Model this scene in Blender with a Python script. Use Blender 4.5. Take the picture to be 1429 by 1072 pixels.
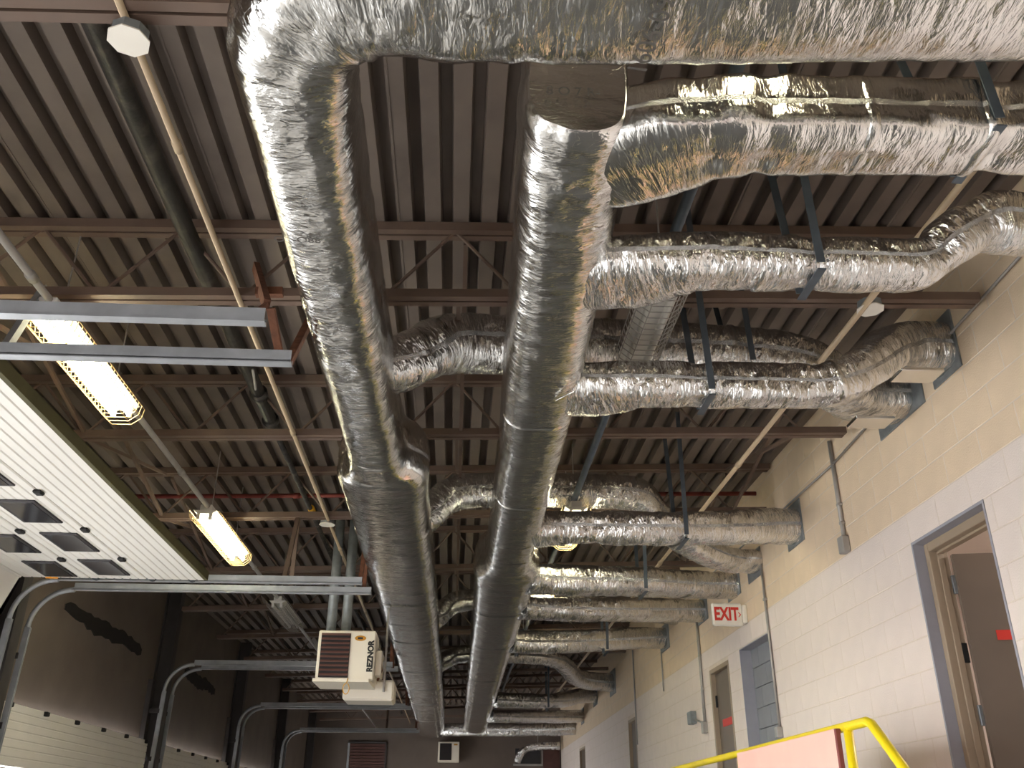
import bpy, math, random
import numpy as np
from mathutils import Vector, Matrix
for o in list(bpy.data.objects): bpy.data.objects.remove(o)
scn = bpy.context.scene
col = scn.collection
rnd = random.Random(7)
EYE = 1.6          # eye height above the hall floor; everything below is written relative to the eye, lifted at the end

# ------------------------------------------------------------------ camera
IW, IH, FPX = 1429, 1072, 1280.0
CX, CY = 714.5, 536.0
VP = (630.0, 1152.0); ROLL = 0.006
def _n(v): return v / np.linalg.norm(v)
ydir = _n(np.array([VP[0]-CX, VP[1]-CY, FPX]))
upd = _n(np.cross(np.array([1, ROLL, 0.0]), ydir))
if upd[1] > 0: upd = -upd
xdir = _n(np.cross(ydir, upd))
if xdir[0] < 0: xdir = -xdir
RW = np.array([xdir, ydir, upd])                 # camera (x right, y down, z forward) -> world
def ray(p): return RW @ np.array([p[0]-CX, p[1]-CY, FPX])
def P(x, y, X=None, Y=None, Z=None):             # a pixel's point on a plane
    r = ray((x, y))
    k = X/r[0] if X is not None else (Y/r[1] if Y is not None else Z/r[2])
    return tuple(r*k)
cam = bpy.data.cameras.new('camera'); co = bpy.data.objects.new('camera', cam); col.objects.link(co)
cam.sensor_fit = 'HORIZONTAL'; cam.sensor_width = 36.0; cam.lens = 36.0*FPX/IW
cam.clip_start = 0.05; cam.clip_end = 300
m3 = Matrix([[RW[i][0], -RW[i][1], -RW[i][2]] for i in range(3)])
co.matrix_world = m3.to_4x4()
scn.camera = co

# ------------------------------------------------------------------ world, sun, exposure
w = bpy.data.worlds.new('sky'); scn.world = w; w.use_nodes = True
bg = w.node_tree.nodes['Background']
bg.inputs[0].default_value = (0.92, 0.96, 1.0, 1); bg.inputs[1].default_value = 8.0
sl = bpy.data.lights.new('sun', 'SUN'); sl.energy = 13; sl.angle = 0.01; sl.color = (1.0, 0.94, 0.86)
so = bpy.data.objects.new('sun', sl); col.objects.link(so)
so.rotation_euler = Vector((0.80, 0.22, -0.60)).to_track_quat('-Z', 'Y').to_euler()
def portal(x, y0, y1, z0, z1):
    l = bpy.data.lights.new('door_daylight', 'AREA'); l.shape = 'RECTANGLE'; l.size = z1-z0; l.size_y = y1-y0
    l.cycles.is_portal = True
    o = bpy.data.objects.new('door_daylight', l); col.objects.link(o)
    o.location = (x, (y0+y1)/2, (z0+z1)/2); o.rotation_euler = (0, -math.pi/2, 0)
vs = scn.view_settings
vs.view_transform = 'Standard'; vs.look = 'None'; vs.gamma = 1.0; vs.use_curve_mapping = False
vs.exposure = 0.8

# ------------------------------------------------------------------ materials
def s2l(c): return tuple(((v/255)/12.92 if v/255 <= .04045 else ((v/255+.055)/1.055)**2.4) for v in c)
MATS = {}
def mat(name, rgb, rough=0.6, metal=0.0, var=0.12, scale=6.0, bump=0.0, bscale=40.0, emit=0.0, dirt=None, dscale=2.0, stretch=None, damount=0.5, spec=0.5):
    m = bpy.data.materials.new(name); m.use_nodes = True; nt = m.node_tree; N = nt.nodes; L = nt.links
    b = N['Principled BSDF']; c = s2l(rgb)
    b.inputs['Roughness'].default_value = rough; b.inputs['Metallic'].default_value = metal
    b.inputs['Specular IOR Level'].default_value = spec
    tc = N.new('ShaderNodeTexCoord'); mp = N.new('ShaderNodeMapping'); L.new(tc.outputs['Object'], mp.inputs[0])
    if stretch: mp.inputs['Scale'].default_value = stretch
    nz = N.new('ShaderNodeTexNoise'); nz.inputs['Scale'].default_value = scale; nz.inputs['Detail'].default_value = 5
    L.new(mp.outputs[0], nz.inputs['Vector'])
    rp = N.new('ShaderNodeValToRGB'); L.new(nz.outputs['Fac'], rp.inputs[0])
    rp.color_ramp.elements[0].position = .3; rp.color_ramp.elements[1].position = .7
    rp.color_ramp.elements[0].color = tuple(v*(1-var) for v in c)+(1,); rp.color_ramp.elements[1].color = tuple(min(1, v*(1+var)) for v in c)+(1,)
    out = rp.outputs[0]
    if dirt:
        n2 = N.new('ShaderNodeTexNoise'); n2.inputs['Scale'].default_value = dscale; n2.inputs['Detail'].default_value = 8
        L.new(tc.outputs['Object'], n2.inputs['Vector'])
        r2 = N.new('ShaderNodeValToRGB'); L.new(n2.outputs['Fac'], r2.inputs[0])
        r2.color_ramp.elements[0].position = .5; r2.color_ramp.elements[1].position = .72
        r2.color_ramp.elements[0].color = (0, 0, 0, 1); r2.color_ramp.elements[1].color = (damount,)*3+(1,)
        mx = N.new('ShaderNodeMixRGB'); L.new(r2.outputs[0], mx.inputs[0]); L.new(out, mx.inputs[1]); mx.inputs[2].default_value = s2l(dirt)+(1,)
        out = mx.outputs[0]
    L.new(out, b.inputs['Base Color'])
    if bump:
        n3 = N.new('ShaderNodeTexNoise'); n3.inputs['Scale'].default_value = bscale; n3.inputs['Detail'].default_value = 4
        L.new(mp.outputs[0], n3.inputs['Vector'])
        bp = N.new('ShaderNodeBump'); bp.inputs['Strength'].default_value = bump; bp.inputs['Distance'].default_value = 0.01
        L.new(n3.outputs['Fac'], bp.inputs['Height']); L.new(bp.outputs[0], b.inputs['Normal'])
    if emit:
        b.inputs['Emission Color'].default_value = c+(1,); b.inputs['Emission Strength'].default_value = emit
    MATS[name] = m; return m

def foil(name, rgb, rough, crease, fine, facet):
    """crinkled aluminium facing: big folds are geometry, creases and scrim are relief"""
    m = bpy.data.materials.new(name); m.use_nodes = True; nt = m.node_tree; N = nt.nodes; L = nt.links
    b = N['Principled BSDF']; b.inputs['Metallic'].default_value = 1.0
    uv = N.new('ShaderNodeUVMap'); uv.uv_map = 'wrap'
    tc = N.new('ShaderNodeTexCoord')
    n0 = N.new('ShaderNodeTexNoise'); n0.inputs['Scale'].default_value = 3.0; n0.inputs['Detail'].default_value = 6; L.new(tc.outputs['Object'], n0.inputs['Vector'])
    r0 = N.new('ShaderNodeMapRange'); L.new(n0.outputs['Fac'], r0.inputs[0]); r0.inputs['To Min'].default_value = rough*0.7; r0.inputs['To Max'].default_value = rough*1.4
    L.new(r0.outputs[0], b.inputs['Roughness'])
    rp = N.new('ShaderNodeValToRGB'); L.new(n0.outputs['Fac'], rp.inputs[0])
    c = s2l(rgb); rp.color_ramp.elements[0].color = tuple(v*.85 for v in c)+(1,); rp.color_ramp.elements[1].color = tuple(min(1, v*1.08) for v in c)+(1,)
    L.new(rp.outputs[0], b.inputs['Base Color'])
    mp = N.new('ShaderNodeMapping'); mp.inputs['Scale'].default_value = (46, 11, 1); L.new(uv.outputs[0], mp.inputs[0])   # creases run round the duct
    n1 = N.new('ShaderNodeTexNoise'); n1.inputs['Scale'].default_value = 1.0; n1.inputs['Detail'].default_value = 5; n1.inputs['Distortion'].default_value = 1.2
    L.new(mp.outputs[0], n1.inputs['Vector'])
    v1 = N.new('ShaderNodeTexVoronoi'); v1.feature = 'DISTANCE_TO_EDGE'; v1.inputs['Scale'].default_value = 9.0
    mp2 = N.new('ShaderNodeMapping'); mp2.inputs['Scale'].default_value = (1.6, .8, 1); L.new(uv.outputs[0], mp2.inputs[0])
    L.new(mp2.outputs[0], v1.inputs['Vector'])
    mn = N.new('ShaderNodeMath'); mn.operation = 'MINIMUM'; L.new(v1.outputs['Distance'], mn.inputs[0]); mn.inputs[1].default_value = .18
    ad = N.new('ShaderNodeMath'); ad.operation = 'MULTIPLY_ADD'; L.new(mn.outputs[0], ad.inputs[0]); ad.inputs[1].default_value = .9; L.new(n1.outputs['Fac'], ad.inputs[2])
    # crumpled facets: every cell is a small plane tilted its own way
    mp4 = N.new('ShaderNodeMapping'); mp4.inputs['Scale'].default_value = (30, 13, 1); L.new(uv.outputs[0], mp4.inputs[0])
    dn = N.new('ShaderNodeTexNoise'); dn.inputs['Scale'].default_value = 1.3; L.new(mp4.outputs[0], dn.inputs['Vector'])
    dm = N.new('ShaderNodeVectorMath'); dm.operation = 'ADD'; L.new(mp4.outputs[0], dm.inputs[0]); L.new(dn.outputs['Color'], dm.inputs[1])
    v2 = N.new('ShaderNodeTexVoronoi'); v2.inputs['Scale'].default_value = 1.0; L.new(dm.outputs[0], v2.inputs['Vector'])
    sb = N.new('ShaderNodeVectorMath'); sb.operation = 'SUBTRACT'; L.new(dm.outputs[0], sb.inputs[0]); L.new(v2.outputs['Position'], sb.inputs[1])
    c5 = N.new('ShaderNodeVectorMath'); c5.operation = 'SUBTRACT'; L.new(v2.outputs['Color'], c5.inputs[0]); c5.inputs[1].default_value = (.5, .5, .5)
    dt_ = N.new('ShaderNodeVectorMath'); dt_.operation = 'DOT_PRODUCT'; L.new(sb.outputs[0], dt_.inputs[0]); L.new(c5.outputs[0], dt_.inputs[1])
    fa = N.new('ShaderNodeMath'); fa.operation = 'MULTIPLY_ADD'; L.new(dt_.outputs['Value'], fa.inputs[0]); fa.inputs[1].default_value = facet; L.new(ad.outputs[0], fa.inputs[2])
    bp = N.new('ShaderNodeBump'); bp.inputs['Strength'].default_value = crease; bp.inputs['Distance'].default_value = 0.018; L.new(fa.outputs[0], bp.inputs['Height'])
    n2 = N.new('ShaderNodeTexNoise'); n2.inputs['Scale'].default_value = 1.0; n2.inputs['Detail'].default_value = 3
    mp3 = N.new('ShaderNodeMapping'); mp3.inputs['Scale'].default_value = (150, 40, 1); L.new(uv.outputs[0], mp3.inputs[0]); L.new(mp3.outputs[0], n2.inputs['Vector'])
    b2 = N.new('ShaderNodeBump'); b2.inputs['Strength'].default_value = fine; b2.inputs['Distance'].default_value = 0.003
    L.new(n2.outputs['Fac'], b2.inputs['Height']); L.new(bp.outputs[0], b2.inputs['Normal']); L.new(b2.outputs[0], b.inputs['Normal'])
    MATS[name] = m; return m
foil('foil', (226, 225, 223), .13, .28, .25, 1.4)
foil('foil_crinkled', (228, 227, 226), .10, .75, .3, 1.8)
foil('foil_tape', (228, 227, 225), .13, .3, .2, .4)
mat('galvanised', (142, 147, 150), .45, .45, .18, 12, .1, 60)
mat('strap_metal', (78, 86, 94), .45, .3, .15, 10)
mat('track_steel', (168, 172, 178), .42, .35, .15, 8)
mat('rust', (112, 72, 52), .8, .2, .3, 20, .3, 60)
mat('deck', (117, 105, 97), .6, .0, .10, 1.2, dirt=(70, 60, 54), dscale=1.5, damount=.5)
mat('joist_paint', (110, 91, 80), .6, .0, .15, 6, dirt=(84, 58, 46), dscale=3)
mat('conduit_tan', (186, 164, 136), .5, .0, .08, 5)
mat('conduit_steel', (164, 160, 156), .45, .25, .1, 8)
mat('pipe_black', (42, 38, 36), .5, .0, .3, 8, .4, 30, dirt=(120, 110, 100), dscale=9, damount=.5)
mat('block_tan', (226, 204, 177), .75, 0, .04, 5, .25, 90)
mat('block_pink', (230, 217, 209), .75, 0, .03, 5, .25, 90)
mat('mortar', (222, 208, 194), .85, 0, .05, 10)
mat('wall_taupe', (104, 93, 86), .8, 0, .10, 2.5, .15, 40, dirt=(90, 78, 70), dscale=1.2)
mat('soot', (26, 22, 20), .95, 0, .3, 10)
mat('floor_concrete', (98, 97, 95), .55, 0, .10, 1.5, dirt=(92, 90, 84), dscale=.8)
mat('asphalt', (152, 151, 149), .9, 0, .08, 2)
mat('panel_white', (236, 233, 228), .45, 0, .02, 3)
mat('rubber_olive', (84, 80, 50), .8, 0, .1, 8)
mat('rubber_black', (24, 24, 25), .7, 0, .1, 8)
mat('pane_smoked', (52, 52, 56), .12, 0, .08, 4)
mat('window_frame_black', (42, 38, 42), .5, 0, .1, 8)
mat('orange_sticker', (240, 160, 30), .5, 0, .05)
mat('frame_tan', (160, 142, 122), .5, 0, .05, 4)
mat('door_brown', (112, 99, 88), .5, 0, .05, 4)
mat('reveal_grey', (158, 157, 166), .65, 0, .05, 6)
mat('infill_grey', (138, 140, 146), .7, 0, .05, 5, .2, 60)
mat('red_paint', (214, 58, 48), .5, 0, .03)
mat('exit_white', (238, 232, 222), .45, 0, .02)
mat('yellow_paint', (240, 212, 24), .35, 0, .05, 6)
mat('pink_board', (238, 184, 168), .7, 0, .04, 4)
mat('board_edge', (128, 66, 62), .8, 0, .1, 12)
mat('heater_white', (232, 224, 210), .45, 0, .03, 3)
mat('heater_dark', (34, 26, 26), .6, 0, .2, 8)
mat('louvre_brown', (112, 78, 74), .5, 0, .1, 8)
mat('print_black', (40, 38, 38), .7, 0, .1)
mat('print_grey', (96, 92, 88), .6, .3, .1)
mat('badge_gold', (196, 140, 52), .4, .3, .1)
mat('gas_yellow', (226, 168, 40), .5, 0, .05)
mat('tube_lit', (255, 252, 218), .3, 0, 0, emit=20)
mat('tube_off', (206, 204, 198), .3, 0, .02)
mat('wire_guard', (214, 186, 140), .5, .2, .05)
mat('red_iron', (120, 48, 40), .7, 0, .2, 8)
mat('steel_dark', (70, 66, 66), .6, .3, .15, 6)
mat('louvre_rust', (86, 56, 50), .7, 0, .15, 8)

# ------------------------------------------------------------------ mesh helpers
class MB:
    def __init__(s): s.v = []; s.f = []
    def add(s, vs, fs):
        k = len(s.v); s.v += [tuple(map(float, v)) for v in vs]; s.f += [tuple(i+k for i in f) for f in fs]; return s
    def box(s, x0, x1, y0, y1, z0, z1, b=0.0):
        if b <= 0:
            vs = [(x, y, z) for z in (z0, z1) for y in (y0, y1) for x in (x0, x1)]
            return s.add(vs, [(0, 2, 3, 1), (4, 5, 7, 6), (0, 1, 5, 4), (2, 6, 7, 3), (0, 4, 6, 2), (1, 3, 7, 5)])
        # chamfered box: 24 vertices
        b = min(b, (x1-x0)*.45, (y1-y0)*.45, (z1-z0)*.45)
        vs = []; idx = {}
        for iz, z in enumerate((z0, z1)):
            for iy, y in enumerate((y0, y1)):
                for ix, x in enumerate((x0, x1)):
                    sx, sy, sz = (b if ix == 0 else -b), (b if iy == 0 else -b), (b if iz == 0 else -b)
                    for a, p in enumerate(((x, y+sy, z+sz), (x+sx, y, z+sz), (x+sx, y+sy, z))):
                        idx[ix, iy, iz, a] = len(vs); vs.append(p)
        I = lambda ix, iy, iz, a: idx[ix, iy, iz, a]
        fs = []
        for k in (0, 1):
            fs.append([I(k, 0, 0, 0), I(k, 0, 1, 0), I(k, 1, 1, 0), I(k, 1, 0, 0)])
            fs.append([I(0, k, 0, 1), I(1, k, 0, 1), I(1, k, 1, 1), I(0, k, 1, 1)])
            fs.append([I(0, 0, k, 2), I(0, 1, k, 2), I(1, 1, k, 2), I(1, 0, k, 2)])
            for l in (0, 1):
                fs.append([I(k, l, 0, 0), I(k, l, 1, 0), I(k, l, 1, 1), I(k, l, 0, 1)])
                fs.append([I(k, 0, l, 0), I(k, 1, l, 0), I(k, 1, l, 2), I(k, 0, l, 2)])
                fs.append([I(0, k, l, 1), I(1, k, l, 1), I(1, k, l, 2), I(0, k, l, 2)])
                for m in (0, 1): fs.append([I(k, l, m, 0), I(k, l, m, 1), I(k, l, m, 2)])
        return s.add(vs, fs)
    def bar(s, a, b, w, h, up=(0, 0, 1)):
        a, b = Vector(a), Vector(b); t = (b-a).normalized(); u = Vector(up)
        if abs(t.dot(u)) > .98: u = Vector((1, 0, 0))
        r = t.cross(u).normalized(); u = r.cross(t)
        vs = [p+r*(i*w/2)+u*(j*h/2) for p in (a, b) for i, j in ((-1, -1), (1, -1), (1, 1), (-1, 1))]
        return s.add(vs, [(0, 3, 2, 1), (4, 5, 6, 7), (0, 1, 5, 4), (1, 2, 6, 5), (2, 3, 7, 6), (3, 0, 4, 7)])
    def tube(s, pts, r, n=10):
        pts = [Vector(p) for p in pts]; rr = r if isinstance(r, (list, tuple)) else [r]*len(pts)
        vs = []; u = None
        for i, p in enumerate(pts):
            t = (pts[min(i+1, len(pts)-1)]-pts[max(i-1, 0)]).normalized()
            if u is None:
                u = Vector((0, 0, 1)) if abs(t.z) < .9 else Vector((1, 0, 0))
            u = (u-t*u.dot(t)).normalized(); v = t.cross(u)
            vs += [p+(u*math.cos(2*math.pi*k/n)+v*math.sin(2*math.pi*k/n))*rr[i] for k in range(n)]
        fs = [(i*n+k, i*n+(k+1) % n, (i+1)*n+(k+1) % n, (i+1)*n+k) for i in range(len(pts)-1) for k in range(n)]
        fs += [tuple(range(n-1, -1, -1)), tuple((len(pts)-1)*n+k for k in range(n))]
        return s.add(vs, fs)
    def build(s, name, material, parent=None, smooth=False, origin=None):
        v = np.array(s.v)
        if origin is None: origin = np.array([(v[:, 0].min()+v[:, 0].max())/2, (v[:, 1].min()+v[:, 1].max())/2, v[:, 2].min()])
        me = bpy.data.meshes.new(name); me.from_pydata([tuple(p) for p in v-origin], [], s.f); me.update()
        me.materials.append(MATS[material])
        if smooth: me.polygons.foreach_set('use_smooth', [True]*len(me.polygons))
        return link(name, me, parent, origin)
def wpos(o):
    p = Vector(o.location)
    while o.parent: o = o.parent; p += Vector(o.location)
    return p
def link(name, me, parent, origin):
    o = bpy.data.objects.new(name, me); col.objects.link(o)
    if parent is not None: o.parent = parent; o.location = Vector(origin)-wpos(parent)
    else: o.location = Vector(origin)
    return o
def tag(o, label, cat, group=None):
    o['label'] = label; o['category'] = cat
    if group: o['group'] = group
    return o
def thing(name, label, cat, loc, group=None):
    o = bpy.data.objects.new(name, None); o.empty_display_size = .1; col.objects.link(o); o.location = loc
    return tag(o, label, cat, group)
def structure(o): o['kind'] = 'structure'; return o
def struct_root(name, loc):
    o = bpy.data.objects.new(name, None); o.empty_display_size = .1; col.objects.link(o); o.location = loc; return structure(o)
def text(name, body, size, material, parent, loc, rot, extrude=.0004, align='CENTER', bold=0.0):
    cu = bpy.data.curves.new(name, 'FONT'); cu.body = body; cu.size = size; cu.extrude = extrude; cu.offset = bold; cu.align_x = align; cu.align_y = 'CENTER'
    t = bpy.data.objects.new(name+'_curve', cu); col.objects.link(t)
    me = bpy.data.meshes.new_from_object(t.evaluated_get(bpy.context.evaluated_depsgraph_get()))
    bpy.data.objects.remove(t)
    me.materials.clear(); me.materials.append(MATS[material])
    o = link(name, me, parent, loc); o.rotation_euler = rot; return o
ORD = ['first', 'second', 'third', 'fourth', 'fifth', 'sixth', 'seventh', 'eighth', 'ninth', 'tenth', 'eleventh', 'twelfth', 'thirteenth', 'fourteenth', 'fifteenth', 'sixteenth']

# ------------------------------------------------------------------ the hall shell
XR, XL, YE, YB = 3.0, -3.9, 27.5, -5.5
SL = 0.035                                       # the roof rises towards the right wall
def roofz(x): return 3.09+SL*x
FZ = -EYE; PZ = -0.4                             # floor, dock platform
structure(MB().box(XL-.25, XR+.25, YB-.2, YE+.2, FZ-.12, FZ).build('floor', 'floor_concrete'))
structure(MB().box(XL-40, XL-.25, -30, 45, FZ-.3, FZ-.1).build('ground_outside', 'asphalt'))

# ribbed steel roof deck, one object per sheet
ceil_ = struct_root('ceiling', (0, 0, roofz(0)))
PITCH = .158; NF = 6
def deck_sheet(x0):
    prof = []
    for i in range(NF):
        a = x0+i*PITCH
        prof += [(a, 0), (a+.085, 0), (a+.095, .07), (a+.148, .07)]
    prof.append((x0+NF*PITCH+.012, 0)); prof.append((x0+NF*PITCH+.014, -.004))
    m = MB(); vs = []
    for y in (YB, YE):
        for x, z in prof: vs.append((x, y, roofz(x)+z))
    n = len(prof)
    m.add(vs, [(i, i+1, n+i+1, n+i) for i in range(n-1)])
    m.build('deck_sheet', 'deck', ceil_)
x = XL-.3
while x < XR+.3: deck_sheet(x); x += NF*PITCH
structure(MB().box(XL-.4, XR+.6, YB-.2, YE+.2, 3.42, 3.5).build('roof_slab', 'wall_taupe'))

# right wall: painted concrete blocks, upper band tan, lower band pinkish white
wr = struct_root('wall_right', (XR, 10, PZ))
DOORS = [(4.88, 5.80, 1.71), (8.82, 9.86, 1.70), (10.31, 11.13, 1.67), (15.98, 16.70, 1.65), (22.4, 23.4, 1.66)]
BAND = 1.91
BL, BH, JT = .4, .2, .006
def hole(y0, y1, z0, z1): return [(y0, y1)]
near_blocks = []; far = {'block_tan': MB(), 'block_pink': MB()}; cand = []
zc = BAND-12*BH; row = 0
while zc < 3.22:
    y = 0.4+(BL/2 if row % 2 else 0)
    while y < YE:
        segs = [(y, min(y+BL, YE))]
        for d0, d1, dt in DOORS:
            if zc+.01 < dt and zc > PZ-.3:
                ns = []
                for a, b in segs:
                    if b <= d0 or a >= d1: ns.append((a, b)); continue
                    if a < d0: ns.append((a, d0))
                    if b > d1: ns.append((d1, b))
                segs = ns
        for a, b in segs:
            if b-a > .03: cand.append((a, b, zc, zc+BH))
        y += BL
    zc += BH; row += 1
def inframe(Y, Zr):
    c = RW.T @ np.array([XR, Y, Zr]); 
    if c[2] < .3: return False
    u, v = CX+FPX*c[0]/c[2], CY+FPX*c[1]/c[2]
    return -20 < u < IW+20 and -20 < v < IH+20
def block(m, a, b, z0, z1):
    j = JT/2; c = .003
    a += j; b -= j; z0 += j; z1 -= j
    vs = [(XR+.0025, a, z0), (XR+.0025, b, z0), (XR+.0025, b, z1), (XR+.0025, a, z1), (XR, a+c, z0+c), (XR, b-c, z0+c), (XR, b-c, z1-c), (XR, a+c, z1-c)]
    m.add(vs, [(4, 5, 6, 7), (0, 1, 5, 4), (1, 2, 6, 5), (2, 3, 7, 6), (3, 0, 4, 7)])
vis = sorted([c for c in cand if inframe((c[0]+c[1])/2, (c[2]+c[3])/2)], key=lambda c: c[0])
pick = set(vis[:290])
cache = {}
for c in cand:
    mt = 'block_tan' if c[2] > BAND-.01 else 'block_pink'
    if c in pick:
        key = (round(c[1]-c[0], 3), mt)
        org = np.array([XR, (c[0]+c[1])/2, c[2]])
        if key in cache: link('block', cache[key], wr, org)
        else:
            m = MB(); block(m, *c); o = m.build('block', mt, wr, origin=org); cache[key] = o.data
    else: block(far[mt], *c)
for mt, m in far.items():
    o = m.build('far_blocks', mt, wr); o['kind'] = 'stuff'
bk = MB(); prev = YB                              # mortar body behind the blocks, with the doorways left open
for d0, d1, dt in DOORS:
    bk.box(XR+.002, XR+.2, prev, d0, FZ, 3.32); bk.box(XR+.002, XR+.2, d0, d1, dt, 3.32); bk.box(XR+.002, XR+.2, d0, d1, FZ, PZ); prev = d1
bk.box(XR+.002, XR+.2, prev, YE, FZ, 3.32)
bk.build('mortar_body', 'mortar', wr)
# walls at the two ends
structure(MB().box(XL-.25, XR+.25, YE, YE+.2, FZ, 3.4).build('wall_end', 'wall_taupe'))
structure(MB().box(XL-.25, XR+.25, YB-.2, YB, FZ, 3.4).build('wall_back', 'block_pink'))
# left wall with its dock-door openings
PER = 4.55; D0 = 3.72; DW = 4.18
bays = [D0+PER*k for k in range(-2, 5)]           # near jamb of every opening
OPENH = 0.9
m = MB(); prev = YB
for b in bays:
    m.box(XL-.25, XL, prev, b+.12, FZ, OPENH); prev = b+DW-.12
m.box(XL-.25, XL, prev, YE, FZ, OPENH)
m.box(XL-.25, XL, YB, YE, OPENH, 3.3)
structure(m.build('wall_left', 'wall_taupe'))
for k in (0, 1, 2):
    portal(XL-.1, bays[k]+.12, bays[k]+DW-.12, FZ, OPENH-.05)
# raised dock platform along the right wall, steps at its near end
structure(MB().box(1.95, XR+.005, 4.9, YE, FZ, PZ).build('floor_platform', 'floor_concrete'))
for i in range(5):
    structure(MB().box(1.95, XR, 4.9-.28*(i+1), 4.9-.28*i, FZ, PZ-.2*(i+1)).build('floor_step', 'floor_concrete'))
structure(MB().box(1.93, 1.95, 4.9, YE, PZ-.25, PZ, 0).build('trim_added_1', 'yellow_paint'))  # unseen yellow edge, added to give the duct foil gold reflections

# ------------------------------------------------------------------ bar joists
JY = [2.40+1.955*k for k in range(-1, 13)]
for k, y in enumerate(JY):
    if k == 0: continue                           # directly overhead, out of view
    lab = 'brown steel bar joist under the ribbed roof, %s in view counting from the top' % ORD[k-1]
    j = thing('bar_joist', lab, 'joist', (0, y, 2.6), 'bar joists under the roof deck')
    xa, xb = XL, XR-.02
    zt = lambda x: roofz(x)-.03; zb_ = lambda x: 2.62+SL*x
    for s in (-1, 1):
        m = MB(); yy = y+s*.03
        m.bar((xa, yy, zt(xa)), (xb, yy, zt(xb)), .045, .055); m.build('top_chord', 'joist_paint', j)
        m = MB(); m.bar((xa+.35, yy, zb_(xa+.35)), (xb-.08, yy, zb_(xb-.08)), .045, .05); m.build('bottom_chord', 'joist_paint', j)
    n = 8; st = (xb-xa-.8)/n
    for i in range(n):
        x0 = xa+.4+i*st; mid = x0+st/2
        MB().tube([(x0, y, zb_(x0)), (mid, y, zt(mid))], .011, 6).build('web_rod', 'joist_paint', j)
        MB().tube([(mid, y, zt(mid)), (x0+st, y, zb_(x0+st))], .011, 6).build('web_rod', 'joist_paint', j)
# cross bridging between joists
for i, (xx, k) in enumerate([(-2.75, 2), (-2.75, 3), (-2.75, 4), (-2.75, 5), (-2.75, 6), (-.05, 2), (-.05, 3), (-.05, 4), (-.05, 5), (2.55, 3), (2.55, 4)]):
    side = 'over the left bay' if xx < -1 else ('between the two trunk ducts' if xx < 1 else 'beside the block wall')
    b = thing('cross_bridging', 'thin brown cross brace %s, between the %s and %s joists' % (side, ORD[k-1], ORD[k]), 'brace', (xx, JY[k], 2.62), 'cross bridging between joists')
    y0, y1 = JY[k]+.06, JY[k+1]-.06
    MB().bar((xx, y0, 2.63+SL*xx), (xx, y1, roofz(xx)-.07), .025, .025).build('brace_bar', 'joist_paint', b)
    MB().bar((xx+.03, y0, roofz(xx)-.07), (xx+.03, y1, 2.63+SL*xx), .025, .025).build('brace_bar', 'joist_paint', b)

# ------------------------------------------------------------------ foil-wrapped ducts
_rs = np.random.RandomState(3); _G = _rs.rand(64, 64, 64)
def noise3(x, y, z):
    xi, yi, zi = np.floor(x).astype(int), np.floor(y).astype(int), np.floor(z).astype(int)
    fx, fy, fz = x-xi, y-yi, z-zi
    fx, fy, fz = fx*fx*(3-2*fx), fy*fy*(3-2*fy), fz*fz*(3-2*fz)
    g = lambda a, b, c: _G[(xi+a) % 64, (yi+b) % 64, (zi+c) % 64]
    l = lambda a, b, t: a+(b-a)*t
    return l(l(l(g(0,0,0), g(1,0,0), fx), l(g(0,1,0), g(1,1,0), fx), fy), l(l(g(0,0,1), g(1,0,1), fx), l(g(0,1,1), g(1,1,1), fx), fy), fz)*2-1
def unit_section(p, n):
    t = np.linspace(0, 2*math.pi, 2001); c, s = np.cos(t), np.sin(t)
    x = np.sign(c)*np.abs(c)**(2/p); y = np.sign(s)*np.abs(s)**(2/p)
    L = np.concatenate([[0], np.cumsum(np.hypot(np.diff(x), np.diff(y)))])
    q = np.linspace(0, L[-1], n, endpoint=False)
    return np.interp(q, L, x), np.interp(q, L, y)
def resample(keys, round_=2, near=.022):
    K = np.array(keys, float)
    for _ in range(round_):
        out = [K[0]]
        for a, b in zip(K[:-1], K[1:]): out += [a*.75+b*.25, a*.25+b*.75]
        out.append(K[-1]); K = np.array(out)
    L = np.concatenate([[0], np.cumsum(np.linalg.norm(np.diff(K[:, :3], axis=0), axis=1))])
    q = [0.0]
    while q[-1] < L[-1]:
        i = min(np.searchsorted(L, q[-1]), len(L)-1); d = max(1.5, np.linalg.norm(K[i, :3]))
        q.append(q[-1]+near*max(1, d/4.5))
    q = np.array(q)*(L[-1]/q[-1])
    return np.stack([np.interp(q, L, K[:, k]) for k in range(K.shape[1])], 1), q
def frames(K):
    T = np.gradient(K[:, :3], axis=0); T /= np.linalg.norm(T, axis=1)[:, None]
    S = np.cross(T, np.array([0, 0, 1.0])); ln = np.linalg.norm(S, axis=1)
    for i in range(len(S)):
        if ln[i] < .25 and i: S[i] = S[i-1]-T[i]*S[i-1].dot(T[i])
    S /= np.linalg.norm(S, axis=1)[:, None]
    return T, S, np.cross(S, T)
class Duct: pass
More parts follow.
